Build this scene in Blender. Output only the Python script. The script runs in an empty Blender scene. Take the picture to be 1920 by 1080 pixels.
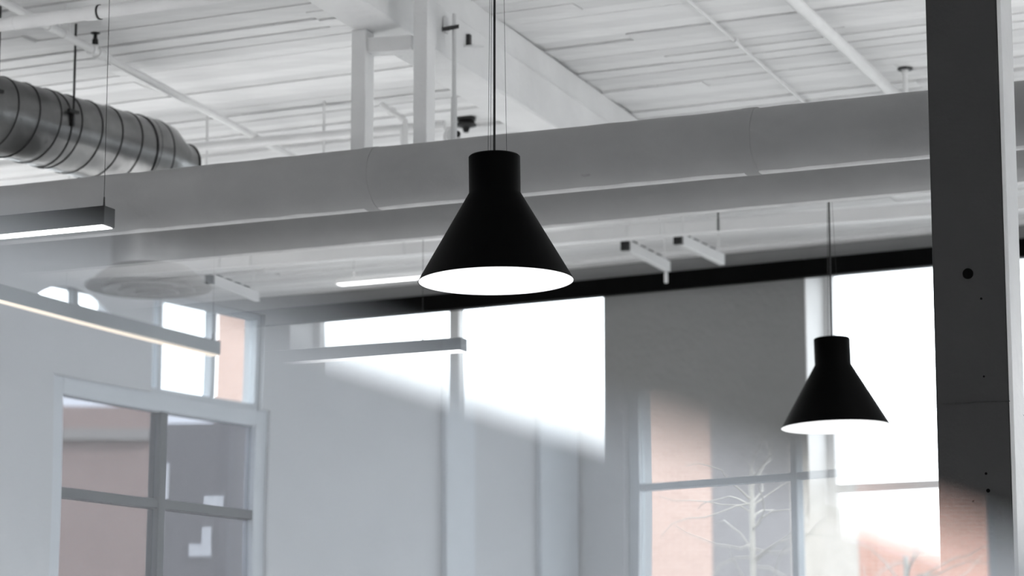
import bpy, bmesh, math, random
from mathutils import Vector, Matrix
random.seed(7)
sc = bpy.context.scene
col = sc.collection

# ------------------------------------------------------------------ camera
FPX, PITCH, EYE = 5400.0, math.radians(10.5), 1.6
cd = bpy.data.cameras.new('camera'); cam = bpy.data.objects.new('camera', cd); col.objects.link(cam)
cam.location = (0, 0, EYE); cam.rotation_euler = (math.pi/2 + PITCH, 0, 0)
cd.sensor_width = 36; cd.lens = FPX/1920*36; cd.clip_start = 0.05; cd.clip_end = 400
cd.dof.use_dof = True; cd.dof.focus_distance = 8.25; cd.dof.aperture_fstop = 5.0
sc.camera = cam
# ------------------------------------------------------------------ world, sun, exposure
w = bpy.data.worlds.new('sky'); sc.world = w; w.use_nodes = True
bg = w.node_tree.nodes['Background']; bg.inputs[0].default_value = (0.93, 0.965, 1.0, 1); bg.inputs[1].default_value = 5.0
sd = bpy.data.lights.new('sun', 'SUN'); sun = bpy.data.objects.new('sun', sd); col.objects.link(sun)
sd.energy = 2.7; sd.angle = math.radians(1.5); sd.color = (1, 0.96, 0.9)
SUN_TRAVEL = Vector((-0.10, -0.80, -0.62)); sun.rotation_euler = SUN_TRAVEL.to_track_quat('-Z', 'Y').to_euler(); sun.location = (0, 40, 30)
vs = sc.view_settings
vs.view_transform = 'Standard'; vs.look = 'None'; vs.gamma = 1; vs.use_curve_mapping = False; vs.exposure = -0.12
sc.cycles.max_bounces = 7; sc.cycles.diffuse_bounces = 4; sc.cycles.caustics_reflective = False; sc.cycles.caustics_refractive = False
UPLIGHT = 16.0        # watts per metre, light added to the linear lamps to brighten room and ceiling
# ------------------------------------------------------------------ survey helpers: pixel of the photograph -> place in the room
C0 = Vector((0, 0, EYE))
FW = Vector((0, math.cos(PITCH), math.sin(PITCH))); UP = Vector((0, -math.sin(PITCH), math.cos(PITCH))); RT = Vector((1, 0, 0))
def ray(x, y): return FW + RT*((x-960)/FPX) - UP*((y-540)/FPX)
def onz(x, y, z): d = ray(x, y); return C0 + d*((z-EYE)/d.z)
def ony(x, y, Y): d = ray(x, y); return C0 + d*(Y/d.y)
def onplane(x, y, p, n): d = ray(x, y); return C0 + d*((p-C0).dot(n)/d.dot(n))
def azdir(deg): a = math.radians(deg); return Vector((math.sin(a), math.cos(a), 0))
def az(p, q): return math.degrees(math.atan2(q.x-p.x, q.y-p.y))
Z = Vector((0, 0, 1))
AZA, AZB = 115.5, 20.7
DA, DB = azdir(AZA), azdir(AZB)          # along the boards / along the timber beam
CEIL = 5.0

# ------------------------------------------------------------------ materials
MAT = {}
def node(nt, t, **k):
    n = nt.nodes.new(t)
    for a, b in k.items(): setattr(n, a, b)
    return n
def mat(name, color, rough=0.6, metal=0.0, noise=0.06, nscale=6.0, bump=0.0, bscale=40.0, emit=0.0, ecol=None, spec=0.4, rnd=0.0, stretch=None, marks=0.0):
    m = bpy.data.materials.new(name); m.use_nodes = True; nt = m.node_tree
    b = nt.nodes['Principled BSDF']; b.inputs['Roughness'].default_value = rough; b.inputs['Metallic'].default_value = metal
    b.inputs['Specular IOR Level'].default_value = spec
    tc = node(nt, 'ShaderNodeTexCoord'); src = tc.outputs['Object']
    if stretch:
        mp = node(nt, 'ShaderNodeMapping'); mp.inputs['Scale'].default_value = stretch[:3]
        if len(stretch) > 3: mp.inputs['Rotation'].default_value = (0, 0, stretch[3])
        nt.links.new(src, mp.inputs[0]); src = mp.outputs[0]
    nz = node(nt, 'ShaderNodeTexNoise'); nz.inputs['Scale'].default_value = nscale; nz.inputs['Detail'].default_value = 5
    nt.links.new(src, nz.inputs['Vector'])
    mr = node(nt, 'ShaderNodeMapRange'); mr.inputs[1].default_value = .25; mr.inputs[2].default_value = .75
    mr.inputs[3].default_value = 1-noise; mr.inputs[4].default_value = 1+noise
    nt.links.new(nz.outputs[0], mr.inputs[0]); val = mr.outputs[0]
    if rnd:
        oi = node(nt, 'ShaderNodeObjectInfo'); m2 = node(nt, 'ShaderNodeMapRange'); m2.inputs[3].default_value = 1-rnd; m2.inputs[4].default_value = 1+rnd*.4
        nt.links.new(oi.outputs['Random'], m2.inputs[0]); mu = node(nt, 'ShaderNodeMath', operation='MULTIPLY')
        nt.links.new(val, mu.inputs[0]); nt.links.new(m2.outputs[0], mu.inputs[1]); val = mu.outputs[0]
    if marks:
        n3 = node(nt, 'ShaderNodeTexNoise'); n3.inputs['Scale'].default_value = marks; n3.inputs['Detail'].default_value = 3
        nt.links.new(src, n3.inputs['Vector'])
        m3 = node(nt, 'ShaderNodeMapRange'); m3.inputs[1].default_value = .735; m3.inputs[2].default_value = .775; m3.inputs[3].default_value = 1; m3.inputs[4].default_value = .25
        nt.links.new(n3.outputs[0], m3.inputs[0]); mu = node(nt, 'ShaderNodeMath', operation='MULTIPLY')
        nt.links.new(val, mu.inputs[0]); nt.links.new(m3.outputs[0], mu.inputs[1]); val = mu.outputs[0]
    sv = node(nt, 'ShaderNodeVectorMath', operation='SCALE'); sv.inputs[0].default_value = color[:3]
    nt.links.new(val, sv.inputs['Scale']); nt.links.new(sv.outputs[0], b.inputs['Base Color'])
    if bump:
        n2 = node(nt, 'ShaderNodeTexNoise'); n2.inputs['Scale'].default_value = bscale; n2.inputs['Detail'].default_value = 4
        nt.links.new(src, n2.inputs['Vector'])
        bp = node(nt, 'ShaderNodeBump'); bp.inputs['Strength'].default_value = bump; bp.inputs['Distance'].default_value = .02
        nt.links.new(n2.outputs[0], bp.inputs['Height']); nt.links.new(bp.outputs[0], b.inputs['Normal'])
    if emit:
        b.inputs['Emission Color'].default_value = (*(ecol or color)[:3], 1); b.inputs['Emission Strength'].default_value = emit
    MAT[name] = m; return m
def g(v): return (v, v, v)
mat('board_paint', g(.87), .6, noise=.05, nscale=2.2, bump=.6, bscale=9, rnd=.14, stretch=(1.2, 9, 9), marks=3.2)
mat('timber_paint', g(.86), .6, noise=.06, nscale=3, bump=.4, bscale=12, marks=4.5)
mat('pipe_wrap', g(.345), .7, noise=.06, nscale=5, bump=.5, bscale=7, marks=5.0)
mat('underside_light', g(.66), .6, noise=.12, nscale=14, bump=.4, bscale=20)  # pale colour standing for the lit lower rim of the pipes
mat('white_pipe', g(.80), .45, noise=.05, nscale=9)
mat('white_metal', g(.78), .4, noise=.03)
mat('black_metal', g(.012), .45, noise=.1, spec=.35)
mat('lamp_black', g(.0012), .5, noise=.1, nscale=30, spec=.04)
mat('dark_metal', g(.05), .4, .6)
mat('seam_dark', g(.02), .5, .4)
mat('galvanised', g(.20), .28, 1.0, noise=.35, nscale=5, bump=.12, bscale=16, stretch=(1, 1, 1))
mat('column_shaded', g(.040), .6, noise=.08, nscale=6, bump=.1, bscale=60, marks=5)  # dark colour carries the shade on the column's front
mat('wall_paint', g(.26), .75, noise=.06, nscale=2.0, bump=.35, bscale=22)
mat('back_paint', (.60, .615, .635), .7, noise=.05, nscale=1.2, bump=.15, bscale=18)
mat('frame_white', g(.80), .45, noise=.03)
mat('frame_blue', (.62, .66, .70), .5, noise=.03)
mat('frame_dark', (.26, .28, .30), .5, noise=.05)
mat('muntin_dark', (.06, .065, .07), .5, noise=.05)
mat('lintel_black', g(.0025), .6, noise=.1, spec=.05)
mat('floor_concrete', g(.74), .6, noise=.15, nscale=1.5)
mat('lamp_glow', g(1), .5, emit=4.0, noise=0)
mat('lamp_glow_warm', (.6, .5, .4), .5, emit=1.25, ecol=(1, .84, .68), noise=0)
mat('shade_glow', g(.9), .5, emit=.72, ecol=(1, 1, 1), noise=.02)
mat('shade_white', g(.9), .5, noise=.02)
mat('stone_pale', (.42, .385, .345), .8, noise=.08)
mat('stone_grey', (.19, .18, .185), .8, noise=.08)
mat('asphalt', g(.18), .9, noise=.2)
mat('bark_pale', (.36, .34, .31), .8, noise=.2)
mat('diffuser_grey', g(.16), .3, .4, noise=.05)
mat('aluminium', g(.6), .3, 1.0, noise=.06)
def brick_mat(name, c1, c2):
    m = bpy.data.materials.new(name); m.use_nodes = True; nt = m.node_tree; b = nt.nodes['Principled BSDF']
    b.inputs['Roughness'].default_value = .85
    tc = node(nt, 'ShaderNodeTexCoord'); br = node(nt, 'ShaderNodeTexBrick')
    mp = node(nt, 'ShaderNodeMapping'); mp.inputs['Rotation'].default_value = (math.pi/2, 0, 0)
    nt.links.new(tc.outputs['Object'], mp.inputs[0]); nt.links.new(mp.outputs[0], br.inputs['Vector'])
    br.inputs['Color1'].default_value = (*c1, 1); br.inputs['Color2'].default_value = (*c2, 1); br.inputs['Mortar'].default_value = (.50, .38, .33, 1)
    br.inputs['Scale'].default_value = 1; br.inputs['Brick Width'].default_value = .24; br.inputs['Row Height'].default_value = .085; br.inputs['Mortar Size'].default_value = .008
    nt.links.new(br.outputs['Color'], b.inputs['Base Color']); MAT[name] = m
brick_mat('brick_pink', (.45, .32, .275), (.405, .28, .24))
brick_mat('brick_red', (.42, .21, .16), (.36, .18, .13))
def glass_mat(nm, tint):
    m = bpy.data.materials.new(nm); m.use_nodes = True; nt = m.node_tree; nt.nodes.remove(nt.nodes['Principled BSDF'])
    o = nt.nodes['Material Output']; t = node(nt, 'ShaderNodeBsdfTransparent'); t.inputs[0].default_value = (*tint, 1)
    gl = node(nt, 'ShaderNodeBsdfGlossy'); gl.inputs['Roughness'].default_value = 0.02; lw = node(nt, 'ShaderNodeLayerWeight'); lw.inputs[0].default_value = .12; fr = node(nt, 'ShaderNodeMath', operation='MULTIPLY_ADD'); fr.inputs[1].default_value = .6; fr.inputs[2].default_value = .03; nt.links.new(lw.outputs['Facing'], fr.inputs[0])
    mx = node(nt, 'ShaderNodeMixShader'); nt.links.new(fr.outputs[0], mx.inputs[0]); nt.links.new(t.outputs[0], mx.inputs[1]); nt.links.new(gl.outputs[0], mx.inputs[2])
    nt.links.new(mx.outputs[0], o.inputs[0]); MAT[nm] = m
glass_mat('window_glass', (.95, .965, .97)); glass_mat('dimmed_glass', (.50, .51, .54))  # second one's grey stands in for a dim reflected view
def mirror_mat():
    m = bpy.data.materials.new('mirror_glass'); m.use_nodes = True; nt = m.node_tree; b = nt.nodes['Principled BSDF']
    b.inputs['Base Color'].default_value = (.80, .82, .835, 1); b.inputs['Metallic'].default_value = 1; b.inputs['Roughness'].default_value = 0.0
    tc = node(nt, 'ShaderNodeTexCoord'); nz = node(nt, 'ShaderNodeTexNoise'); nz.inputs['Scale'].default_value = 14; nz.inputs['Detail'].default_value = 1
    nt.links.new(tc.outputs['Object'], nz.inputs['Vector'])
    bp = node(nt, 'ShaderNodeBump'); bp.inputs['Strength'].default_value = .02; bp.inputs['Distance'].default_value = .002
    nt.links.new(nz.outputs[0], bp.inputs['Height']); nt.links.new(bp.outputs[0], b.inputs['Normal'])
    d = node(nt, 'ShaderNodeBsdfDiffuse'); d.inputs[0].default_value = (.55, .57, .60, 1)  # pale diffuse share lays a painted haze over the reflection
    mx = node(nt, 'ShaderNodeMixShader'); mx.inputs[0].default_value = .16
    nt.links.new(b.outputs[0], mx.inputs[1]); nt.links.new(d.outputs[0], mx.inputs[2]); nt.links.new(mx.outputs[0], nt.nodes['Material Output'].inputs[0])
    MAT['mirror_glass'] = m
mirror_mat()

# ------------------------------------------------------------------ mesh helpers (bmesh in world coordinates)
def B(): return bmesh.new()
def prism(bm, pts, ext):
    """closed polygon pts pushed by ext"""
    a = [bm.verts.new(p) for p in pts]; b = [bm.verts.new(Vector(p)+ext) for p in pts]; n = len(pts)
    bm.faces.new(a[::-1]); bm.faces.new(b)
    for i in range(n): bm.faces.new((a[i], a[(i+1) % n], b[(i+1) % n], b[i]))
    return bm
def bar(bm, p, q, wdir, wd, ht, hdir=Z):
    """box from p to q (centre line), width wd along wdir, height ht along hdir"""
    p, q = Vector(p), Vector(q); wv = wdir.normalized()*wd/2; hv = hdir*ht/2
    return prism(bm, [p-wv-hv, p+wv-hv, p+wv+hv, p-wv+hv], q-p)
def tube(bm, pts, rad, seg=16, cap=True):
    pts = [Vector(p) for p in pts]; rs = rad if isinstance(rad, (list, tuple)) else [rad]*len(pts); rings = []
    prev = None
    for i, p in enumerate(pts):
        d = (pts[min(i+1, len(pts)-1)] - pts[max(i-1, 0)]).normalized()
        if prev is None:
            s = d.cross(Z) if abs(d.z) < .9 else d.cross(Vector((1, 0, 0)))
        else: s = prev - d*prev.dot(d)
        s.normalize(); prev = s; t = d.cross(s)
        rings.append([bm.verts.new(p + (s*math.cos(2*math.pi*k/seg) + t*math.sin(2*math.pi*k/seg))*rs[i]) for k in range(seg)])
    for a, b in zip(rings, rings[1:]):
        for k in range(seg): bm.faces.new((a[k], a[(k+1) % seg], b[(k+1) % seg], b[k]))
    if cap: bm.faces.new(rings[0][::-1]); bm.faces.new(rings[-1])
    return bm
def lathe(bm, prof, c, seg=48, axis=None, close=False):
    """profile [(r, h)] about a vertical axis (or rotation matrix axis) at c"""
    c = Vector(c); M = axis or Matrix.Identity(3); rings = []
    for r, h in prof:
        if r < 1e-6: rings.append([bm.verts.new(c + M @ Vector((0, 0, h)))])
        else: rings.append([bm.verts.new(c + M @ Vector((r*math.cos(2*math.pi*k/seg), r*math.sin(2*math.pi*k/seg), h))) for k in range(seg)])
    pr = list(zip(rings, rings[1:])) + ([(rings[-1], rings[0])] if close else [])
    for a, b in pr:
        for k in range(seg):
            k2 = (k+1) % seg
            if len(a) == 1 and len(b) == 1: continue
            if len(a) == 1: bm.faces.new((a[0], b[k2], b[k]))
            elif len(b) == 1: bm.faces.new((a[k], a[k2], b[0]))
            else: bm.faces.new((a[k], a[k2], b[k2], b[k]))
    return bm
def align(d):  # rotation taking +Z to d
    return Vector((0, 0, 1)).rotation_difference(Vector(d).normalized()).to_matrix()
def make(name, bm, m, parent=None, base=None, smooth=False, bevel=0):
    bmesh.ops.recalc_face_normals(bm, faces=bm.faces)
    org = Vector(parent['_o']) if parent is not None else (Vector(base) if base is not None else Vector((0, 0, 0)))
    for v in bm.verts: v.co -= org
    me = bpy.data.meshes.new(name); bm.to_mesh(me); bm.free()
    if smooth:
        for p in me.polygons: p.use_smooth = True
        if hasattr(me, 'set_sharp_from_angle'): me.set_sharp_from_angle(angle=math.radians(40))
    me.materials.append(MAT[m])
    o = bpy.data.objects.new(name, me); col.objects.link(o)
    if parent is not None:
        o.parent = parent; o['_o'] = list(org)
    else: o.location = org; o['_o'] = list(org)
    if bevel:
        md = o.modifiers.new('bevel', 'BEVEL'); md.width = bevel; md.segments = 2; md.limit_method = 'ANGLE'
    return o
def thing(name, label, cat, loc, group=None, kind=None):
    o = bpy.data.objects.new(name, None); col.objects.link(o); o.location = loc; o['_o'] = list(loc); o.empty_display_size = .1
    return tag(o, label, cat, group, kind)
def tag(o, label=None, cat=None, group=None, kind=None):
    if label: o['label'] = label
    if cat: o['category'] = cat
    if group: o['group'] = group
    if kind: o['kind'] = kind
    return o

# ------------------------------------------------------------------ mirror pane geometry (needed to survey the room behind the camera)
v1, v2 = onz(100, 700, 3.5), onz(500, 770, 3.5)
AZV = az(v1, v2)                          # how the back wall runs as seen in the glass
BETA = (AZA + AZV)/2
MD = azdir(BETA); MN = Vector((MD.y, -MD.x, 0))     # along the pane / towards the photographer
if MN.y > 0: MN = -MN
MP = Vector((0, 0.55, 1.68))
def refl(p): p = Vector(p); return p - MN*(2*(p-MP).dot(MN))
def reflv(d): d = Vector(d); return d - MN*(2*d.dot(MN))
DV = azdir(AZV); NV = Vector((DV.y, -DV.x, 0))
VW = ony(300, 735, 14.0)
def backp(x, y, off=0.0): return refl(onplane(x, y, VW - NV*0 + NV*off, NV))      # pixel in the reflection -> point on the back wall
VC = onplane(1078, 900, VW, NV)           # corner of back and right wall, as seen in the glass
DV2 = azdir(AZV+90); NV2 = Vector((DV2.y, -DV2.x, 0))
def sidep(x, y, off=0.0): return refl(onplane(x, y, VC + NV2*off, NV2))
DIRB = reflv(DV).normalized(); DIRR = reflv(DV2).normalized()
CORNER = refl(VC); CORNER.z = 0
print('AZV', AZV, 'BETA', BETA, 'corner', CORNER, 'dirB', DIRB, 'dirR', DIRR)

# ------------------------------------------------------------------ far wall line
FP0 = onz(500, 615, 4.80); FP1 = onz(1745, 500, 4.80); FD = (FP1-FP0).normalized(); FN = Vector((-FD.y, FD.x, 0))  # FN points outdoors
if FN.y < 0: FN = -FN
FP0.z = 0
def farp(x, y, off=0.0): return onplane(x, y, FP0 + FN*off, FN)
def fars(x, off=0.0): return (farp(x, 700, off)-FP0).dot(FD)
# room corners: far wall meets left wall / right wall
LEFTP = FP0 - FD*9.0
def meet(p, d, q, e):
    den = d.x*e.y-d.y*e.x; t = ((q.x-p.x)*e.y-(q.y-p.y)*e.x)/den; return Vector((p.x+d.x*t, p.y+d.y*t, 0))
RFAR = meet(FP0, FD, CORNER, DIRR)
LBACK = meet(LEFTP, DIRR, CORNER, DIRB)
ROOM = [LEFTP, RFAR, CORNER, LBACK]
print('room', ROOM)
mid = sum(ROOM, Vector())/4

# ------------------------------------------------------------------ setting: floor, ceiling, walls
def ordered(ps, grow=0.0):
    return [p + (p-mid).normalized()*grow for p in ps]
tag(make('floor', prism(B(), ordered([p.copy() for p in ROOM], .3), Vector((0, 0, -.2))), 'floor_concrete'), kind='structure')
cl = tag(make('ceiling', prism(B(), [p + Vector((0, 0, CEIL+.02)) for p in ordered(ROOM, .7)], Vector((0, 0, .25))), 'timber_paint'), kind='structure')
def wall(name, p0, p1, out, z0, z1, openings, m, th=.42):
    """p0->p1 inner face, out = outward normal; openings [(s0,s1,z0,z1)]"""
    p0, p1 = Vector((p0.x, p0.y, 0)), Vector((p1.x, p1.y, 0)); L = (p1-p0).length; d = (p1-p0)/L
    ss = sorted({0, L, *[o[0] for o in openings], *[o[1] for o in openings]}); zs = sorted({z0, z1, *[o[2] for o in openings], *[o[3] for o in openings]})
    ss = [s for s in ss if 0 <= s <= L]
    def solid(i, k):
        if i < 0 or k < 0 or i >= len(ss)-1 or k >= len(zs)-1: return False
        s, z = (ss[i]+ss[i+1])/2, (zs[k]+zs[k+1])/2
        return not any(o[0] < s < o[1] and o[2] < z < o[3] for o in openings)
    bm = B(); V = {}
    def vt(i, k, t):
        if (i, k, t) not in V: V[(i, k, t)] = bm.verts.new(p0 + d*ss[i] + Z*zs[k] + out*(th*t))
        return V[(i, k, t)]
    for i in range(len(ss)-1):
        for k in range(len(zs)-1):
            if not solid(i, k): continue
            for t in (0, 1): bm.faces.new([vt(i, k, t), vt(i+1, k, t), vt(i+1, k+1, t), vt(i, k+1, t)])
            for (di, dk, a, b) in ((-1, 0, (i, k), (i, k+1)), (1, 0, (i+1, k), (i+1, k+1)), (0, -1, (i, k), (i+1, k)), (0, 1, (i, k+1), (i+1, k+1))):
                if not solid(i+di, k+dk): bm.faces.new([vt(*a, 0), vt(*b, 0), vt(*b, 1), vt(*a, 1)])
    return tag(make(name, bm, m, base=p0), kind='structure')
def window(name, p0, d, out, s0, s1, z0, z1, mull=(), munt=(), fm='frame_white', fw=.05, mm=None, depth=.30, fd=.07, mw=None, bright_reveal=False, gm='window_glass'):
    """a window in the opening s0..s1, z0..z1 of a wall that starts at p0; mull: s of uprights, munt: z of bars"""
    p0 = Vector((p0.x, p0.y, 0)); c = p0 + out*(depth+fd/2); mw = mw or fw
    root = thing(name, None, None, p0 + d*((s0+s1)/2) + Z*z0 + out*depth, kind='structure')
    P = lambda s, z: c + d*s + Z*z
    for s in (s0+fw/2, s1-fw/2): make('jamb', bar(B(), P(s, z0), P(s, z1), d, fw, fd, out), fm, root, bevel=.004)
    for z in (z0+fw/2, z1-fw/2): make('rail', bar(B(), P(s0+fw, z), P(s1-fw, z), out, fd, fw), fm, root, bevel=.004)
    for s in mull: make('mullion', bar(B(), P(s, z0+fw), P(s, z1-fw), d, mw, fd*1.1, out), mm or fm, root, bevel=.004)
    for z in munt: make('muntin', bar(B(), P(s0+fw, z), P(s1-fw, z), out, fd*.9, mw), mm or fm, root, bevel=.004)
    xs = [s0+fw] + list(mull) + [s1-fw]; zs = [z0+fw] + list(munt) + [z1-fw]
    for a, b in zip(xs, xs[1:]):
        for e, f in zip(zs, zs[1:]):
            make('pane', bar(B(), P((a+b)/2, e), P((a+b)/2, f), d, b-a, .006, out), gm, root)
    if bright_reveal:
        for s, sg in ((s0, 1), (s1, -1)):  # white boards put in for the sky light on the reveals
            make('lit_reveal', bar(B(), p0 + d*(s+sg*.004) + out*.004 + Z*z0, p0 + d*(s+sg*.004) + out*depth + Z*z0, d, .008, z1-z0) if False else prism(B(), [p0 + d*s + out*.003 + Z*z0, p0 + d*(s+sg*.008) + out*.003 + Z*z0, p0 + d*(s+sg*.008) + out*depth + Z*z0, p0 + d*s + out*depth + Z*z0], Z*(z1-z0)), fm, root)
    # portal so that the sky light through this opening is sampled well
    ld = bpy.data.lights.new(name+'_portal', 'AREA'); ld.shape = 'RECTANGLE'; ld.size = s1-s0; ld.size_y = z1-z0; ld.cycles.is_portal = True
    lo = bpy.data.objects.new(name+'_portal', ld); col.objects.link(lo)
    lo.location = p0 + d*((s0+s1)/2) + Z*((z0+z1)/2) + out*(depth+fd+.12)
    R = Matrix((d, -Z, out)).transposed() if d.cross(-Z).dot(out) > 0 else Matrix((-d, -Z, out)).transposed()
    lo.rotation_euler = R.to_euler()
    return root
# far wall: two tall windows
WTOP = 4.92; WBEAM = 4.80; DEP = .30
fo1 = (fars(541), fars(1134), 1.1, WTOP); fo2 = (fars(1511), fars(1511)+2.35, 1.1, WTOP)
LF = (RFAR-LEFTP).length; off = (FP0-LEFTP).length
ops = [(o[0]+off, o[1]+off, o[2], o[3]) for o in (fo1, fo2)]
ops += [(ops[0][0]-3.1, ops[0][0]-1.1, 1.1, WTOP), (ops[1][1]+1.2, ops[1][1]+3.3, 1.1, WTOP), (ops[1][1]+4.5, ops[1][1]+6.6, 1.1, WTOP)]
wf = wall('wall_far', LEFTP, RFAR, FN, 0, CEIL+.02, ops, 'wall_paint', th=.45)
def frs(x): return fars(x, DEP+.02)+off
zbar = farp(1660, 912, DEP).z
m1 = (frs(843)+frs(865))/2
window('window_1', LEFTP, FD, FN, ops[0][0], ops[0][1], 1.1, WTOP, [m1], [zbar], depth=DEP, mw=.07, bright_reveal=True)
window('window_2', LEFTP, FD, FN, ops[1][0], ops[1][1], 1.1, WTOP, [ops[1][0]+1.18], [zbar], depth=DEP, mw=.045, fw=.055, bright_reveal=True)
for i, o in enumerate(ops[2:]): window('window_%d' % (i+3), LEFTP, FD, FN, o[0], o[1], 1.1, WTOP, [(o[0]+o[1])/2], [zbar], depth=DEP)
# black steel lintel over the windows
lp = FP0 - FD*1.2 - FN*.02; lq = FP0 + FD*7.5 - FN*.02
tag(make('steel_lintel', bar(B(), lp + Z*(WBEAM+.054), lq + Z*(WBEAM+.054), FN, .06, .108), 'lintel_black', base=lp+Z*WBEAM, bevel=.004), 'black steel lintel running along the wall above the tall windows', 'beam')

# back wall and right wall, seen only in the glass
ZT = 4.3
def bs(x, y=800): return (backp(x, y)-LBACK).dot(DIRB*SG)
SG = 1 if (CORNER-LBACK).dot(DIRB) > 0 else -1
DBK = (CORNER-LBACK).normalized(); NBK = Vector((DBK.y, -DBK.x, 0)); NBK = NBK if NBK.dot(mid-CORNER) < 0 else -NBK
def bk(x): return (backp(x, 800)-LBACK).dot(DBK)
def bz(x, y): return backp(x, y).z
z1t, z3t, z4t, z4b = bz(100, 698), bz(300, 545), bz(130, 530), bz(130, 597)
srt = lambda a, b: (min(a, b), max(a, b))
w1 = (*srt(bk(97), bk(508)), .4, z1t); w3 = (*srt(bk(281), bk(492)), z1t, z3t); w4 = (*srt(bk(45), bk(216)), z4b, z4t)
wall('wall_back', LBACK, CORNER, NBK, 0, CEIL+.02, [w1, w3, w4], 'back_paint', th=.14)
zt = bz(300, 942)
window('window_8', LBACK, DBK, NBK, *w1, [bk(312)], [zt], fm='frame_blue', fw=.085, depth=.02, mw=.05, mm='muntin_dark', gm='dimmed_glass')
window('window_9', LBACK, DBK, NBK, *w3, [bk(304), bk(404)], [], fm='frame_blue', fw=.03, depth=.03, fd=.05, mw=.03)
window('window_10', LBACK, DBK, NBK, *w4, [bk(146)], [], fm='frame_dark', fw=.012, depth=.03, fd=.04, mw=.035)
arch = B(); N = 20; a0, a1 = w4[0], w4[1]
top = [(a0 + (a1-a0)*k/N, z4b + .02 + (z4t-z4b-.03)*math.sin(math.pi*k/N)**.7) for k in range(N+1)]
for k in range(N):
    prism(arch, [LBACK + DBK*top[k][0] + Z*top[k][1], LBACK + DBK*top[k+1][0] + Z*top[k+1][1], LBACK + DBK*top[k+1][0] + Z*z4t, LBACK + DBK*top[k][0] + Z*z4t], NBK*.02)
bmesh.ops.remove_doubles(arch, verts=arch.verts, dist=1e-5)
make('arch_header', arch, 'back_paint', bpy.data.objects['wall_back'])
for x0, x1 in ((829, 882), (1004, 1072)):
    a, b = srt(bk(x0), bk(x1)); c = LBACK + DBK*((a+b)/2) - NBK*.02
    tag(make('trim_%d' % (1 if x0 < 900 else 2), bar(B(), c, c + Z*CEIL, DBK, b-a, .04, NBK), 'frame_blue', base=c, bevel=.006), kind='structure')
DRT = (RFAR-CORNER).normalized(); NRT = Vector((DRT.y, -DRT.x, 0)); NRT = NRT if NRT.dot(mid-CORNER) < 0 else -NRT
def rs(x): return (sidep(x, 900)-CORNER).dot(DRT)
r2 = (*srt(rs(1168), rs(1862)), .5, sidep(1300, 690).z); zb2 = sidep(1300, 903).z
rl = (RFAR-CORNER).length
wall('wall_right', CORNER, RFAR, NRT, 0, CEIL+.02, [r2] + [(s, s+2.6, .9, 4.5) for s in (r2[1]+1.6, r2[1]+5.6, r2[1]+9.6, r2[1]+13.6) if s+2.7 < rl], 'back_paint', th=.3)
window('window_11', CORNER, DRT, NRT, *r2, [rs(1482)], [zb2], fm='frame_blue', fw=.07, depth=.05, mw=.04)
for i, s in enumerate([s for s in (r2[1]+1.6, r2[1]+5.6, r2[1]+9.6, r2[1]+13.6) if s+2.7 < rl]):
    window('window_%d' % (12+i), CORNER, DRT, NRT, s, s+2.6, .9, 4.5, [s+1.3], [2.7], depth=.12)
NLT = Vector((-(LBACK-LEFTP).y, (LBACK-LEFTP).x, 0)).normalized(); NLT = NLT if NLT.dot(mid-LEFTP) < 0 else -NLT
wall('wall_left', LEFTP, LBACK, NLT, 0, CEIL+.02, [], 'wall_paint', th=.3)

# ceiling boards: each board in view is a piece of its own
MA = Vector((-DA.y, DA.x, 0)); MA = MA if MA.y > 0 else -MA      # across the boards
BW, BL = .112, 4.2
proto = []
for k in range(4):
    me_o = make('plank', bar(B(), Vector((0, 0, 0)), DA*(BL-.003), MA, BW-(.002, .003, .006, .004)[k], .022), 'board_paint', cl)
    proto.append(me_o.data); bpy.data.objects.remove(me_o)
rest = B(); nb = 0
def inside(p):
    ok = True
    for a, b in zip(ROOM, ROOM[1:]+ROOM[:1]):
        e = b-a; s = e.x*(p.y-a.y)-e.y*(p.x-a.x); sm = e.x*(mid.y-a.y)-e.y*(mid.x-a.x)
        if s*sm < 0: ok = False
    return ok
vmin = min(p.dot(MA) for p in ROOM); vmax = max(p.dot(MA) for p in ROOM); umin = min(p.dot(DA) for p in ROOM); umax = max(p.dot(DA) for p in ROOM)
v = vmin
while v < vmax:
    st = random.choice((0, 1.3, 2.2, 3.1)); u = umin - st
    while u < umax:
        a = MA*v + DA*u
        dz = random.choice((-.009, -.005, -.002, 0, 0, .003, .008)) + random.uniform(-.001, .001)
        if v > 13.6: dz *= 1.9
        c = a + DA*(BL/2); az_ = abs(math.degrees(math.atan2(c.x, c.y)))
        if v > 9.6 and az_ < 21 and c.y > 0 and inside(c):
            o = bpy.data.objects.new('plank', proto[random.randrange(4)]); col.objects.link(o); o.parent = cl
            o.location = a + Z*(CEIL+.009+dz); nb += 1
        elif inside(c) or inside(a) or inside(a+DA*BL):
            bar(rest, a + Z*(CEIL+.009+dz), a + DA*(BL-.003) + Z*(CEIL+.009+dz), MA, BW-.005, .022)
        u += BL
    v += BW
tag(make('plank_field', rest, 'board_paint', cl), kind='stuff')
print('planks', nb)

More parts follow.
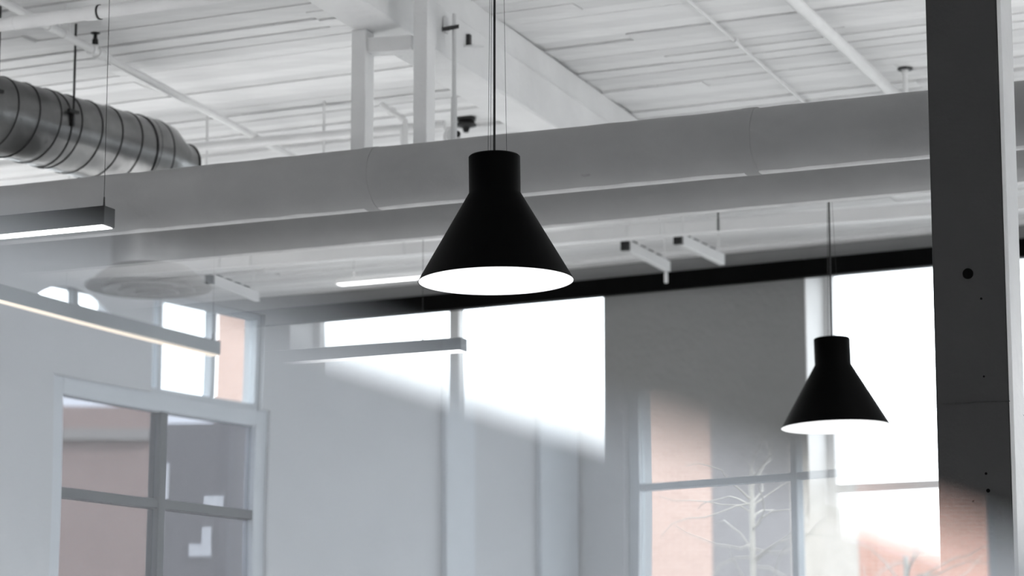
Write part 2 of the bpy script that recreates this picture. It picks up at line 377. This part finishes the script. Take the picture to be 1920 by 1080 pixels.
# ------------------------------------------------------------------ big timber beam under the ceiling
b1, b2 = onz(735, 40, 4.66), onz(735, 40, 4.66)
L2a, L1a = onz(810, 88, 4.66), onz(655, 52, 4.66)
LW = abs((L2a-L1a).dot(Vector((DB.y, -DB.x, 0))))
SIDE = Vector((DB.y, -DB.x, 0))             # to the right of the beam
cb = L2a - SIDE*(LW/2)
beam = thing('ceiling_beam', 'thick white painted timber beam running away under the board ceiling', 'beam', cb - DB*2 + Z*0)
n0, n1 = -3.0, 2.75
make('lower_timber', bar(B(), cb + DB*n0 + Z*.10, cb + DB*n1 + Z*.10, SIDE, LW, .20), 'timber_paint', beam, bevel=.008)
make('upper_timber', bar(B(), cb + DB*n0 + Z*.268 - SIDE*.012, cb + DB*n1 + Z*.268 - SIDE*.012, SIDE, LW-.02, .128), 'timber_paint', beam, bevel=.006)
make('end_timber', bar(B(), cb + DB*(n1+.005) + Z*.17 - SIDE*.02, cb + DB*(n1+.75) + Z*.17 - SIDE*.02, SIDE, LW-.06, .34), 'timber_paint', beam, bevel=.008)
def onside(x, y, o=0.0): return onplane(x, y, L2a + SIDE*o, SIDE)
# steel bits on the beam's side
brk = onside(850, 46, .02)
t = thing('beam_bracket', 'small grey bracket clamping the conduit to the beam side', 'bracket', brk)
make('plate', bar(B(), onside(836, 32, .01), onside(836, 62, .01), DB, .03, .012, SIDE), 'white_metal', t)
make('clamp', bar(B(), onside(836, 54, .02), onside(854, 50, .05), SIDE, .03, .016), 'dark_metal', t)
t = thing('angle_bracket', 'little angle bracket on the beam side right of the conduit', 'bracket', onside(880, 72))
make('upright', bar(B(), onside(879, 65, .008), onside(879, 87, .008), DB, .022, .016, SIDE), 'dark_metal', t)
make('foot', bar(B(), onside(878, 86, .02), onside(899, 88, .02), SIDE, .04, .008), 'white_metal', t)
t = thing('conduit_drop', 'thin vertical conduit dropping from the beam side behind the wrapped pipe', 'conduit', onside(848, 262, .06))
pa, pb = onside(852, 26, .045), onside(850, 182, .045)
make('upper_pipe', tube(B(), [pa, Vector((pa.x, pa.y, pb.z))], .0085, 12), 'white_metal', t, smooth=True)
make('lower_pipe', tube(B(), [Vector((pa.x, pa.y, pb.z)), Vector((pa.x, pa.y, pb.z-.40))], .0125, 12), 'white_metal', t, smooth=True)

# ------------------------------------------------------------------ wrapped pipes
def hpipe(name, label, cat, pts, r, m, zc, seg=32, ext=(0, 0), wob=0):
    """horizontal pipe through two pixels at height zc"""
    p, q = onz(*pts[0], zc), onz(*pts[1], zc); d = (q-p).normalized(); p = p - d*ext[0]; q = q + d*ext[1]
    n = max(2, int((q-p).length/.08)) if wob else 2
    ps = [p + (q-p)*i/(n-1) for i in range(n)]; rr = [r*(1+random.uniform(-wob, wob)) for _ in ps]
    o = make(name, tube(B(), ps, rr, seg), m, base=p-Z*r, smooth=True); tag(o, label, cat); return o, p, q, d
ZP1, RP1 = 3.862, .112
hp1, P1p, P1q, P1d = hpipe('wrapped_pipe', 'fat grey cloth wrapped pipe crossing the room, front one of the pair', 'pipe', [(0, 405), (1740, 233)], RP1, 'pipe_wrap', ZP1, 64, (3.4, 4.2), .012)
ZP2, RP2 = 4.04, .112
hp2, P2p, P2q, P2d = hpipe('wrapped_pipe', 'grey wrapped pipe running just behind and below the front one', 'pipe', [(380, 437), (1745, 305)], RP2, 'pipe_wrap', ZP2, 64, (5.5, 5.0), .006)
# seam strips / bands on the front pipe
for x in (690, 1400):
    k = onplane(x, 320, P1p, Vector((P1d.y, -P1d.x, 0))); k = P1p + P1d*((k-P1p).dot(P1d))
    make('wrap_band', tube(B(), [k - P1d*.0, k + P1d*.05], RP1*1.025, 48), 'pipe_wrap', hp1, smooth=True)

# light along the underside of both pipes, put in as pale strips
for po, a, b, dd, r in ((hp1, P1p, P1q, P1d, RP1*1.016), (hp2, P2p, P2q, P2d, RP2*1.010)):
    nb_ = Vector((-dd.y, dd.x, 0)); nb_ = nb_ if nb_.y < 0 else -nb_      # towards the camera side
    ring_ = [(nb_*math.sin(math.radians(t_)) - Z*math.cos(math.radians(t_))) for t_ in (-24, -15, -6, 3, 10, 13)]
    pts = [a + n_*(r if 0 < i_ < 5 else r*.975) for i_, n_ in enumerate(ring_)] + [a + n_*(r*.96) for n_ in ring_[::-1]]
    make('lit_underside', prism(B(), pts, b-a), 'underside_light', po, smooth=True)

# hanger posts from beam to pipe
YP = L1a.y
postd = DA
pl = onz(671, 62, 4.66); 
hg = thing('pipe_hanger', 'white timber hanger frame with two posts below the beam', 'hanger', pl - Z*.8)
zb = 4.09
def post(x0, x1, xs, ztop, nm, Yv):
    a, b = ony(x0, 150, Yv), ony(x1, 150, Yv); wd = (b-a).dot(DA); c = (a+b)/2; c.z = 0
    c = c + DB*.045
    make(nm, bar(B(), c + Z*zb, c + Z*ztop, DA, wd, .085, DB), 'timber_paint', hg, bevel=.004)
post(654, 688, 0, 4.66, 'post', YP+.02)
post(771, 803, 0, 4.98, 'post', YP-.17)
ca, cb2 = ony(688, 86, YP+.04), ony(771, 78, YP-.10)
make('cross_bar', bar(B(), ca + DB*.02, cb2 + DB*.04, DB, .07, .058), 'timber_paint', hg, bevel=.004)

# ------------------------------------------------------------------ spiral duct
YE = 12.7
e0 = ony(288, 296, YE); ze = e0.z
sdir = (onz(0, 219, ze)-e0); sdir.z = 0
q0 = onz(0, 219, ze); ddir = (e0-q0).normalized(); RD = .168
q0 = q0 - ddir*2.2
duct = thing('spiral_duct', 'round galvanised spiral duct hanging below the ceiling at the left', 'duct', q0 - Z*RD)
make('duct_body', tube(B(), [q0, e0 - ddir*.02], RD, 64), 'galvanised', duct, smooth=True)
sd1 = ddir.cross(Z).normalized(); Ld = (e0-q0).length; pitch = .125
hel = [q0 + ddir*(Ld*i/(int(Ld/pitch)*40)) + (sd1*math.cos(2*math.pi*i/40) + Z*math.sin(2*math.pi*i/40))*(RD+.001) for i in range(int(Ld/pitch)*40 - 30)]
make('spiral_seam', tube(B(), hel, .0033, 6), 'seam_dark', duct, smooth=True)
def ring(p, w_, r, m, nm): make(nm, tube(B(), [p - ddir*w_/2, p + ddir*w_/2], r, 64), m, duct, smooth=True)
ring(e0 - ddir*.10, .10, RD+.003, 'galvanised', 'collar')
ring(e0 - ddir*.152, .006, RD+.0045, 'seam_dark', 'collar_edge'); ring(e0 - ddir*.045, .006, RD+.0045, 'seam_dark', 'collar_edge')
make('reducer', tube(B(), [e0 - ddir*.02, e0 + ddir*.03, e0 + ddir*.15, e0 + ddir*.20], [RD, RD*.97, RD*.62, RD*.6], 48), 'galvanised', duct, smooth=True)
ring(e0 + ddir*.20, .01, RD*.62, 'seam_dark', 'end_edge')
# hanger rods of the duct
def rod_on_duct(x, label):
    k = onplane(x, 250, q0, sd1); k = q0 + ddir*((k-q0).dot(ddir))
    h = thing('duct_rod', label, 'rod', k + Z*RD)
    hn = Vector((0, -1, 0)) + ddir*ddir.y; hn.normalize(); c = k + hn*(RD+.008) + Z*.03
    make('rod', tube(B(), [c - Z*.03, Vector((c.x, c.y, CEIL))], .0052, 8), 'black_metal', h, smooth=True)
    make('strap', tube(B(), [k - ddir*.003, k + ddir*.003], RD+.003, 64), 'seam_dark', h, smooth=True)
    make('clamp', bar(B(), c - ddir*.03 + Z*.02, c + ddir*.03 + Z*.02, hn, .014, .014), 'dark_metal', h)
    make('nut', bar(B(), c - Z*.045, c + Z*.0, DA, .011, .011, DB), 'dark_metal', h)
rod_on_duct(82, 'black threaded rod holding the spiral duct by a clamp')
rod_on_duct(-62, 'black threaded rod at the left picture edge above the duct')

# ------------------------------------------------------------------ pipes under the ceiling
def collar(o, p, d, r, ln, m='white_pipe', nm='coupling'):
    return make(nm, tube(B(), [p - d*ln/2, p + d*ln/2], r, 24), m, o, smooth=True)
hv, p, q, d = hpipe('drain_pipe', 'white plastic drain pipe crossing the upper left corner', 'pipe', [(0, 47), (300, 8)], .0255, 'white_pipe', 4.56, 32, (2.5, 2.2))
pp = lambda x: p + d*((onplane(x, 30, p, Vector((d.y, -d.x, 0)))-p).dot(d))
collar(hv, pp(174), d, .029, .05); collar(hv, pp(187), d, .0285, .006, 'seam_dark', 'ring'); collar(hv, pp(28), d, .0275, .01)
hs, p, q, d = hpipe('sprinkler_pipe', 'white sprinkler pipe with black upright head left of the timber beam', 'pipe', [(90, 49), (565, 303)], .0175, 'white_pipe', 4.86, 24, (.9, 1.0))
px3 = lambda x: p + d*((onplane(x, 60, p, Vector((d.y, -d.x, 0)))-p).dot(d))
collar(hs, px3(93), d, .024, .05); collar(hs, px3(122), d, .0215, .05); collar(hs, px3(186), d, .025, .045); collar(hs, px3(174), d, .023, .03)
kt = px3(179)
ups = make('sprinkler_head', lathe(B(), [(0, 0), (.014, 0), (.013, .03), (.009, .034), (.008, .052), (.02, .056), (.02, .06), (0, .062)], kt + Z*.022, 16), 'black_metal', hs, smooth=True)
make('outlet', tube(B(), [kt, kt + Z*.026], .015, 16), 'white_pipe', hs, smooth=True)
kh = px3(122)
hl = [kh + Vector((-d.y, d.x, 0))*.02*s + Z*zz for s, zz in ((-1, -.005), (-1, .06), (1, .06), (1, -.005))]
make('pipe_strap', tube(B(), hl, .003, 6), 'white_metal', hs)
make('hanger_rod', tube(B(), [kh + Z*.06, Vector((kh.x, kh.y, CEIL))], .004, 8), 'white_metal', hs)
hc, p, q, d = hpipe('ceiling_conduit', 'thin white conduit running along the boards right of the beam', 'conduit', [(1290, 0), (1505, 190)], .0085, 'white_metal', 4.975, 16, (1.2, 1.5))
collar(hc, onz(1378, 76, 4.975), d, .013, .03, 'white_metal')
hpipe('sprinkler_pipe', 'white pipe under the boards between thin conduit and column', 'pipe', [(1487, 0), (1664, 165)], .027, 'white_pipe', 4.93, 24, (1.2, 1.5))
hf, p, q, d = hpipe('cross_pipe', 'far white pipe crossing behind the hanger posts near the boards', 'pipe', [(300, 282), (760, 241)], .023, 'white_pipe', 4.83, 24, (2.0, .2))
for x in (388, 607):
    k = p + d*((onplane(x, 270, p, Vector((d.y, -d.x, 0)))-p).dot(d))
    make('hanger_rod', tube(B(), [k - Z*.12, Vector((k.x, k.y, CEIL))], .006, 8), 'white_metal', hf)
# low white beam / cable tray behind the wrapped pipes
ba, bb_ = onz(380, 497, 4.56), onz(1745, 394, 4.56); bd = (bb_-ba).normalized(); ba -= bd*2.5; bb_ += bd*3
tray = tag(make('cable_trunking', bar(B(), ba, bb_, Vector((bd.y, -bd.x, 0)), .06, .068), 'white_metal', base=ba-Z*.035, bevel=.006), 'long white trunking hanging behind the wrapped pipes', 'trunking')
for x in (412, 470, 757, 1173, 1236, 1278, 1346):
    k = ba + bd*((onplane(x, 440, ba, Vector((bd.y, -bd.x, 0)))-ba).dot(bd))
    make('hanger_rod', tube(B(), [k - Z*.03 - Vector((0, .036, 0)), Vector((k.x, k.y-.036, CEIL))], .004, 8), 'white_metal' if x != 1346 else 'dark_metal', tray)
# short rails hanging by the far wall
def rail(x0, y0, x1, y1, label, dropt=False):
    zr = 4.74; a, b = onz(x0, y0, zr), onz(x1, y1, zr); dd = (b-a).normalized(); sd_ = Vector((dd.y, -dd.x, 0))
    r = thing('shade_rail', label, 'rail', a - Z*.03, 'short white rails by the far wall')
    make('channel', bar(B(), a, b, sd_, .035, .062), 'white_metal', r, bevel=.004)
    make('end_cap', bar(B(), a - dd*.03 - sd_*.012, a - dd*.002 - sd_*.012, sd_, .045, .05), 'black_metal', r)
    for k in range(4):
        c = a + (b-a)*(.15+.2*k) + Z*.037
        make('clip', bar(B(), c - dd*.03, c + dd*.03, sd_, .02, .012), 'dark_metal', r)
    for f in (.04, .92):
        c = a + (b-a)*f; make('hanger_rod', tube(B(), [c + Z*.03, Vector((c.x, c.y, CEIL))], .004, 8), 'white_metal', r)
    if dropt:
        c = b - dd*.03; make('drop_tip', tube(B(), [c - Z*.03, c - Z*.05, c - Z*.10], [.006, .011, .011], 12), 'white_metal', r, smooth=True)
rail(1178, 462, 1252, 500, 'short white rail with a hanging tip below it, near the black lintel', True)
rail(1277, 450, 1354, 487, 'short white rail with the larger black end cap, nearest the second pendant')
rail(398, 526, 482, 558, 'short white rail far left beside the glass reflection')
# sprinkler elbow beside the right post
ys = 13.2
S = lambda x, y: ony(x, y, ys)
t = thing('sprinkler_elbow', 'white elbow of sprinkler fittings rising beside the right hanger post', 'pipe fitting', S(757, 275))
make('arm', tube(B(), [S(718, 199), S(736, 210), S(752, 220), S(760, 228)], .012, 14), 'white_pipe', t, smooth=True)
for x, y, r in ((718, 198, .017), (735, 209, .022), (754, 221, .019)):
    k = S(x, y); make('fitting', lathe(B(), [(0, -r), (r*.8, -r*.7), (r, 0), (r*.8, r*.7), (0, r)], k, 20, align(S(736, 210)-S(718, 199))), 'white_pipe', t, smooth=True)
make('riser', tube(B(), [S(760, 224), S(759, 238), S(758, 244), S(758, 300)], [.014, .014, .018, .018], 16), 'white_pipe', t, smooth=True)
# dark detector and round box near the conduit
k = onz(874, 219, CEIL)
t = thing('smoke_detector', 'round dark detector on the ceiling right of the vertical conduit', 'detector', k)
make('base', lathe(B(), [(0, 0), (.048, 0), (.048, -.02), (0, -.02)], k, 32), 'dark_metal', t, smooth=True)
make('body', lathe(B(), [(0, -.016), (.04, -.016), (.042, -.03), (.052, -.04), (.052, -.046), (.02, -.055), (.012, -.078), (0, -.08)], k, 32), 'black_metal', t, smooth=True)
k = ony(848, 257, 12.3)
t = thing('round_box', 'round white box with a dark opening peeking over the wrapped pipe', 'junction box', k - Z*.04)
make('shell', lathe(B(), [(0, -.02), (.036, -.02), (.04, 0), (.034, .02), (0, .024)], k, 32, align(Vector((.25, -1, .1)))), 'white_metal', t, smooth=True)
make('opening', lathe(B(), [(0, 0), (.013, 0), (.013, .012), (0, .012)], k + Vector((.022, -.022, .006)), 20, align(Vector((.25, -1, .1)))), 'black_metal', t, smooth=True)
# ceiling drop left of the column
k = onz(1697, 128, CEIL)
t = thing('ceiling_drop', 'white pipe drop with a flat ceiling plate left of the column', 'pipe drop', k)
make('plate', lathe(B(), [(0, 0), (.036, 0), (.034, -.008), (0, -.008)], k, 24), 'dark_metal', t, smooth=True)
make('drop_pipe', tube(B(), [k, k - Z*.03, k - Z*.031, k - Z*.55], [.016, .016, .0115, .0115], 16), 'white_pipe', t, smooth=True)

# ------------------------------------------------------------------ column at the right
YC = 8.45
ca_, cb_ = ony(1748, 540, YC), ony(1890, 540, YC)
A2 = azdir(112); B2 = azdir(22)
cl0 = ony(1749, 540, YC); cl0.z = 0
wdt = .2185
cc = cl0 + A2*(wdt/2) + B2*.075
colm = thing('column', 'square column with shaded front and lit side, before the right window', 'column', cc)
make('shaft', bar(B(), cc + Z*0, cc + Z*CEIL, A2, wdt, .15, B2), 'column_shaded', colm, bevel=.006)  # front shade is put into the dark colour
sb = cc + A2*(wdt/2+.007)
make('lit_side', bar(B(), sb + Z*0, sb + Z*CEIL, A2, .013, .155, B2), 'timber_paint', colm, bevel=.002)  # pale strip added to imitate the lit right side of the column
bo = onplane(1815, 513, cl0, B2)
make('bolt_head', lathe(B(), [(0, .004), (.0155, .004), (.0165, 0), (.0165, -.01), (0, -.01)], bo, 24, align(-B2)), 'lintel_black', colm, smooth=True)
for x, y, r in ((1849, 888, .004), (1853, 920, .006), (1825, 940, .0035), (1840, 560, .0035), (1845, 706, .003)):
    make('nail_hole', lathe(B(), [(0, .002), (r, .002), (r, -.005), (0, -.005)], onplane(x, y, cl0, B2), 10, align(-B2)), 'lintel_black', colm)
cbp = [onplane(x, y, cl0 - B2*.003, B2) for x, y in ((1765, 757), (1800, 755), (1850, 752), (1893, 752))] 
cbp += [cbp[-1] + B2*.05 - Z*.003 + A2*.004, cbp[-1] + B2*.16 - Z*.03 + A2*.012]
tag(make('thin_cable', tube(B(), cbp, .0016, 6), 'dark_metal', base=cbp[0]), 'hair thin cable tied across the column', 'cable')

# ------------------------------------------------------------------ pendant lamps
def pendant(x, y, Y, tilt, label, ztop=CEIL):
    c = ony(x, y, Y); R = .2255; RN = R*49.5/149; hc_, hn = .258, .113
    M = Matrix.Rotation(math.radians(tilt), 3, 'Y')
    t = thing('pendant_lamp', label, 'lamp', c, 'black cone pendant lamps')
    outer = [(0, hc_+hn), (RN-.004, hc_+hn), (RN, hc_+hn-.004), (RN, hc_+.002), (R, 0), (R-.0015, 0), (R-.003, .004), (RN-.004, hc_-.004), (RN-.004, hc_+hn-.004), (0, hc_+hn-.004)]
    make('shade', lathe(B(), outer, c, 96, M), 'lamp_black', t, smooth=True)
    make('inner_reflector', lathe(B(), [(R-.005, .006), (R-.012, .016), (R-.017, .016), (R-.010, .006)], c, 96, M, close=True), 'shade_white', t, smooth=True)
    make('diffuser', lathe(B(), [(0, .0005), (R-.0022, .0005), (R-.0042, .004), (0, .004)], c, 96, M), 'shade_glow', t, smooth=True)
    topc = c + M @ Vector((0, 0, hc_+hn))
    make('cord', tube(B(), [topc, Vector((topc.x, topc.y, ztop-.03))], .0036, 10), 'black_metal', t, smooth=True)
    for dx, dy, ux in ((-.018, .0, -.013), (-.011, .012, -.010), (.036, .004, .027)):
        s = topc + Vector((dx, dy, -.002)); make('wire', tube(B(), [s, Vector((topc.x+ux*.4, topc.y+dy, ztop-.03))], .0007, 6), 'dark_metal', t)
    make('canopy', lathe(B(), [(0, 0), (.06, 0), (.06, -.03), (0, -.03)], Vector((topc.x, topc.y, ztop)), 32), 'black_metal', t, smooth=True)
    return t
pendant(930, 527.5, 8.15, -.8, 'large black cone pendant lamp in the middle, nearest the camera')
pendant(1567, 801, 11.75, -1.4, 'smaller looking black cone pendant lamp before the right window', 4.24)
pc = ony(1562, 640, 11.75); pk = P2p + P2d*((pc-P2p).dot(P2d)); na = Vector((-P2d.y, P2d.x, 0)); na = na if na.y > 0 else -na
ta_ = Vector((pc.x, pc.y, 4.252)); arm = thing('lamp_arm', 'steel arm on the rear wrapped pipe carrying the farther pendant', 'bracket', pk + Z*(RP2+.0))
make('arm', bar(B(), Vector((pk.x, pk.y, 4.252)) - na*.05, ta_ + na*.06, P2d, .05, .024), 'dark_metal', arm)
make('upright', bar(B(), pk + Z*RP2*.96, Vector((pk.x, pk.y, 4.242)), P2d, .05, .04, na), 'dark_metal', arm)

# ------------------------------------------------------------------ linear lamps
def linear(p, q, label, wires, glow='lamp_glow', body='black_metal', h=.062, wd=.066, up=1.0, down=0.0):
    """p, q: bottom centre line ends"""
    p, q = Vector(p), Vector(q); d = (q-p).normalized(); s = Vector((d.y, -d.x, 0)); L = (q-p).length
    t = thing('linear_lamp', label, 'lamp', (p+q)/2, 'slim hanging linear lamps')
    make('housing', bar(B(), p + Z*(h/2), q + Z*(h/2), s, wd, h), body, t, bevel=.002)
    make('light_strip', bar(B(), p + d*.008 - Z*.0015, q - d*.008 - Z*.0015, s, wd-.006, .003), glow, t)
    if up: make('added_up_strip', bar(B(), p + d*.05 + Z*(h+.0015), q - d*.05 + Z*(h+.0015), s, wd*.5, .003), 'lamp_glow', t)  # unseen glow added on top of the housing to brighten the ceiling
    for k_, zz, sg in ((up, h+.012, -1), (down, -.012, 1)):
        if not k_: continue
        ld = bpy.data.lights.new('lamp_light', 'AREA'); ld.shape = 'RECTANGLE'; ld.size = L-.1; ld.size_y = wd*.8; ld.energy = UPLIGHT*L*k_; ld.spread = math.radians(175)
        lo = bpy.data.objects.new('lamp_light', ld); col.objects.link(lo); lo.parent = t
        lo.location = (p+q)/2 + Z*zz - Vector(t['_o']); zc = Z*sg; lo.rotation_euler = Matrix((d, zc.cross(d), zc)).transposed().to_euler()
    for w_ in wires:
        k = p + d*w_
        make('wire', tube(B(), [k + Z*h, Vector((k.x, k.y, CEIL))], .0011, 6), 'dark_metal', t)
        make('wire_grip', tube(B(), [k + Z*h, k + Z*(h+.012), k + Z*(h+.035)], [.006, .0035, .0025], 8), 'dark_metal', t)
    return t
# near left
zl = 3.47
q = onz(205, 424, zl); p = onz(0, 444, zl); d = (q-p).normalized(); p = p - d*2.6
linear(p, q, 'black linear lamp with lit underside hanging at the left over the wrapped pipe', [.3, (q-p).length-.022], up=.26)
# beneath the black lintel
zl = 3.64
q = onz(870, 658, zl); p = onz(500, 686, zl); d = (q-p).normalized(); p = p - d*1.4
linear(p, q, 'linear lamp in front of the left window, below the large pendant', [.3, (q-p).length-.205], body='frame_dark', h=.056, up=.12, down=1.0)
# far bright strip near the ceiling
zl = 4.62
p = onz(634, 534, zl); q = onz(900, 511, zl)
linear(p, q, 'far white lit strip lamp by the ceiling left of the large pendant', [.1, (q-p).length-.1], body='white_metal', h=.03, up=.9)
# lamps added outside the picture to brighten the ceiling and the room behind
for c, ln, up_, dn, lb in (((4.0, 9.8, 3.4), 3.0, 1.6, 1.2, 'added unseen linear lamp right of the column, outside the picture'), ((5.2, 14.0, 3.5), 3.0, .1, .5, 'added unseen linear lamp by the far right window, outside the picture'),
        ((-4.9, 15.0, 3.5), 3.0, 1.7, 2.0, 'added unseen linear lamp by the far left corner, outside the picture'), ((3.4, -1.8, 3.5), 3.0, 2.5, 2.5, 'added unseen linear lamp behind the camera to its right, outside the picture'),
        ((-2.5, -3.5, 3.5), 3.0, 2.5, 2.5, 'added unseen linear lamp behind the camera to its left, outside the picture'), ((7.5, -5.5, 3.5), 3.0, 2.5, 2.5, 'added unseen linear lamp near the right wall, outside the picture'), ((-1.0, -6.6, 3.5), 3.0, 2.5, 2.5, 'added unseen linear lamp near the back wall, outside the picture')):
    c = Vector(c); linear(c - DA*ln/2, c + DA*ln/2, lb, [.3, ln-.3], up=up_, down=dn)
# the lamp that shows in the glass
zl = ony(403, 660, 12.4).z
a_, b_ = onz(403, 664, zl), onz(-150, 528, zl)
linear(refl(a_), refl(b_), 'linear lamp with warm light that shows in the glass at the left', [.03, 1.6], glow='lamp_glow_warm', body='frame_dark', up=0, wd=.046)

# ------------------------------------------------------------------ round ceiling diffuser that shows in the glass
cdv = refl(ony(278, 535, 11.5))
t = thing('air_diffuser', 'round ceiling air diffuser with stacked rings that shows in the glass', 'air diffuser', cdv)
make('neck', tube(B(), [cdv + Z*.07, Vector((cdv.x, cdv.y, CEIL))], .15, 48), 'aluminium', t, smooth=True)
for k, (r, h) in enumerate(((.255, 0), (.185, -.012), (.12, -.022), (.06, -.03))):
    make('ring', lathe(B(), [(r, h), (r*.985, h-.006), (r*.62, h+.07), (r*.60, h+.075), (r*.62, h+.078), (r*.99, h+.004)], cdv, 48, close=True), 'diffuser_grey', t, smooth=True)

# ------------------------------------------------------------------ glass balustrade pane close to the photographer
def onm(x, y): return onplane(x, y, MP, MN)
ta, tb = onm(0, 414), onm(1770, 985); td = (tb-ta).normalized(); tl = ta - td*.35; tr = tb + td*.30
pane = thing('glass_panel', 'mirroring glass balustrade pane with a sloping top edge, close to the camera', 'glass panel', Vector(((tl.x+tr.x)/2, (tl.y+tr.y)/2, 0)))
make('pane', prism(B(), [tl, tr, Vector((tr.x, tr.y, .04)), Vector((tl.x, tl.y, .04))], -MN*.012), 'mirror_glass', pane)
make('floor_channel', bar(B(), Vector((tl.x, tl.y, .035)) - MN*.006, Vector((tr.x, tr.y, .035)) - MN*.006, MN, .06, .07), 'aluminium', pane, bevel=.004)

# ------------------------------------------------------------------ street outside (shows in the glass)
tag(make('street', prism(B(), [mid + Vector((-90, -90, -4.2)), mid + Vector((90, -90, -4.2)), mid + Vector((90, 90, -4.2)), mid + Vector((-90, 90, -4.2))], Vector((0, 0, -.3))), 'asphalt'), kind='structure')
def facade(name, label, x0, x1, ytop, c, nrm, fm, wins=(), cornice=None, wm='frame_white', depth=6.0):
    """building front seen in the glass between pixels x0..x1, its top at pixel ytop, at apparent distance Y"""
    n = nrm; d = Vector((n.y, -n.x, 0))
    P = lambda x, y: refl(onplane(x, y, c, n))
    a, b = P(x0, ytop), P(x1, ytop); top = P((x0+x1)/2, ytop).z
    o = reflv(n).normalized(); e = (b-a); e.z = 0; L = e.length; e.normalize()
    if o.dot(a-mid) < 0: o = -o
    base = Vector((a.x, a.y, -4.2))
    t = thing(name, label, 'building', base)
    body = make('wall', prism(B(), [Vector((a.x, a.y, -4.2)), Vector((b.x, b.y, -4.2)), Vector((b.x, b.y, top)), Vector((a.x, a.y, top))], o*depth), fm, t)
    if cornice:
        zc_ = P((x0+x1)/2, cornice).z
        make('cornice', bar(B(), Vector((a.x, a.y, zc_)) - o*.06, Vector((b.x, b.y, zc_)) - o*.06, o, .3, .2), 'stone_pale', t)
    for (wx0, wx1, wy0, wy1) in wins:
        p, q = P(wx0, wy0), P(wx1, wy0); zlo = P(wx0, wy1).z; m_ = (p+q)/2
        wn = make('window', bar(B(), Vector((m_.x, m_.y, zlo)) - o*.02, Vector((m_.x, m_.y, p.z)) - o*.02, e, (q-p).length, .08, o), wm, t)
    return t
nB = nS = Vector((0, 1, 0)); K1 = ony(300, 760, 52); K2 = ony(1500, 900, 56); K3 = ony(500, 760, 66)
facade('brick_building', 'sunlit pink brick building in the lower left of the glass', 60, 281, 758, K1, nB, 'brick_pink', cornice=812)
facade('grey_building', 'bluish grey building with pale windows in the glass', 281, 470, 790, K1, nB, 'stone_grey', wins=((302, 318, 866, 935), (293, 309, 980, 1030), (382, 400, 990, 1025), (357, 400, 1022, 1046), (385, 423, 930, 955)))
facade('brick_building', 'tall pale brick building behind the left transom window in the glass', 409, 640, 440, K3, nB, 'brick_pink')
facade('brick_building', 'sunlit brick wall outside the right window in the glass', 1120, 1331, 560, K2, nS, 'brick_pink')
facade('grey_building', 'dark violet grey building between two brick walls in the glass', 1331, 1480, 690, K2, nS, 'stone_grey')
facade('stone_building', 'pale stone building right of the window bar in the glass', 1480, 1605, 700, K2, nS, 'stone_pale')
facade('brick_building', 'red brick building at the far right in the glass', 1605, 1990, 760, K2, nS, 'brick_red')
# bare pale tree in front of the grey building
def tree(x, y0, Y, label, s=1.0):
    base = refl(ony(x, y0, Y)); base.z = -4.2; tz = refl(ony(x, y0, Y)).z
    t = thing('bare_tree', label, 'tree', base, 'bare trees outside')
    bm = tube(B(), [base, base + Z*(tz+4.2)], [.05, .02], 8)
    rr = random.Random(int(x))
    for k in range(26):
        p = base + Z*(tz+4.2)*rr.uniform(.82, 1.0); pts = [p]; dr = Vector((rr.uniform(-1, 1), rr.uniform(-1, 1), rr.uniform(.1, 1))).normalized()
        for j in range(6):
            dr = (dr + Vector((rr.uniform(-.5, .5), rr.uniform(-.5, .5), rr.uniform(-.5, .4)))).normalized(); pts.append(pts[-1] + dr*.13*s)
        tube(bm, pts, [.008*(1-.12*j) for j in range(7)], 6)
    make('branches', bm, 'bark_pale', t, smooth=True)
tree(1410, 900, 22.0, 'bare pale tree outside, left one in the right part of the glass')
tree(1700, 1040, 21.5, 'bare pale tree outside, right one in the glass')

for o in bpy.data.objects:
    if '_o' in o: del o['_o']
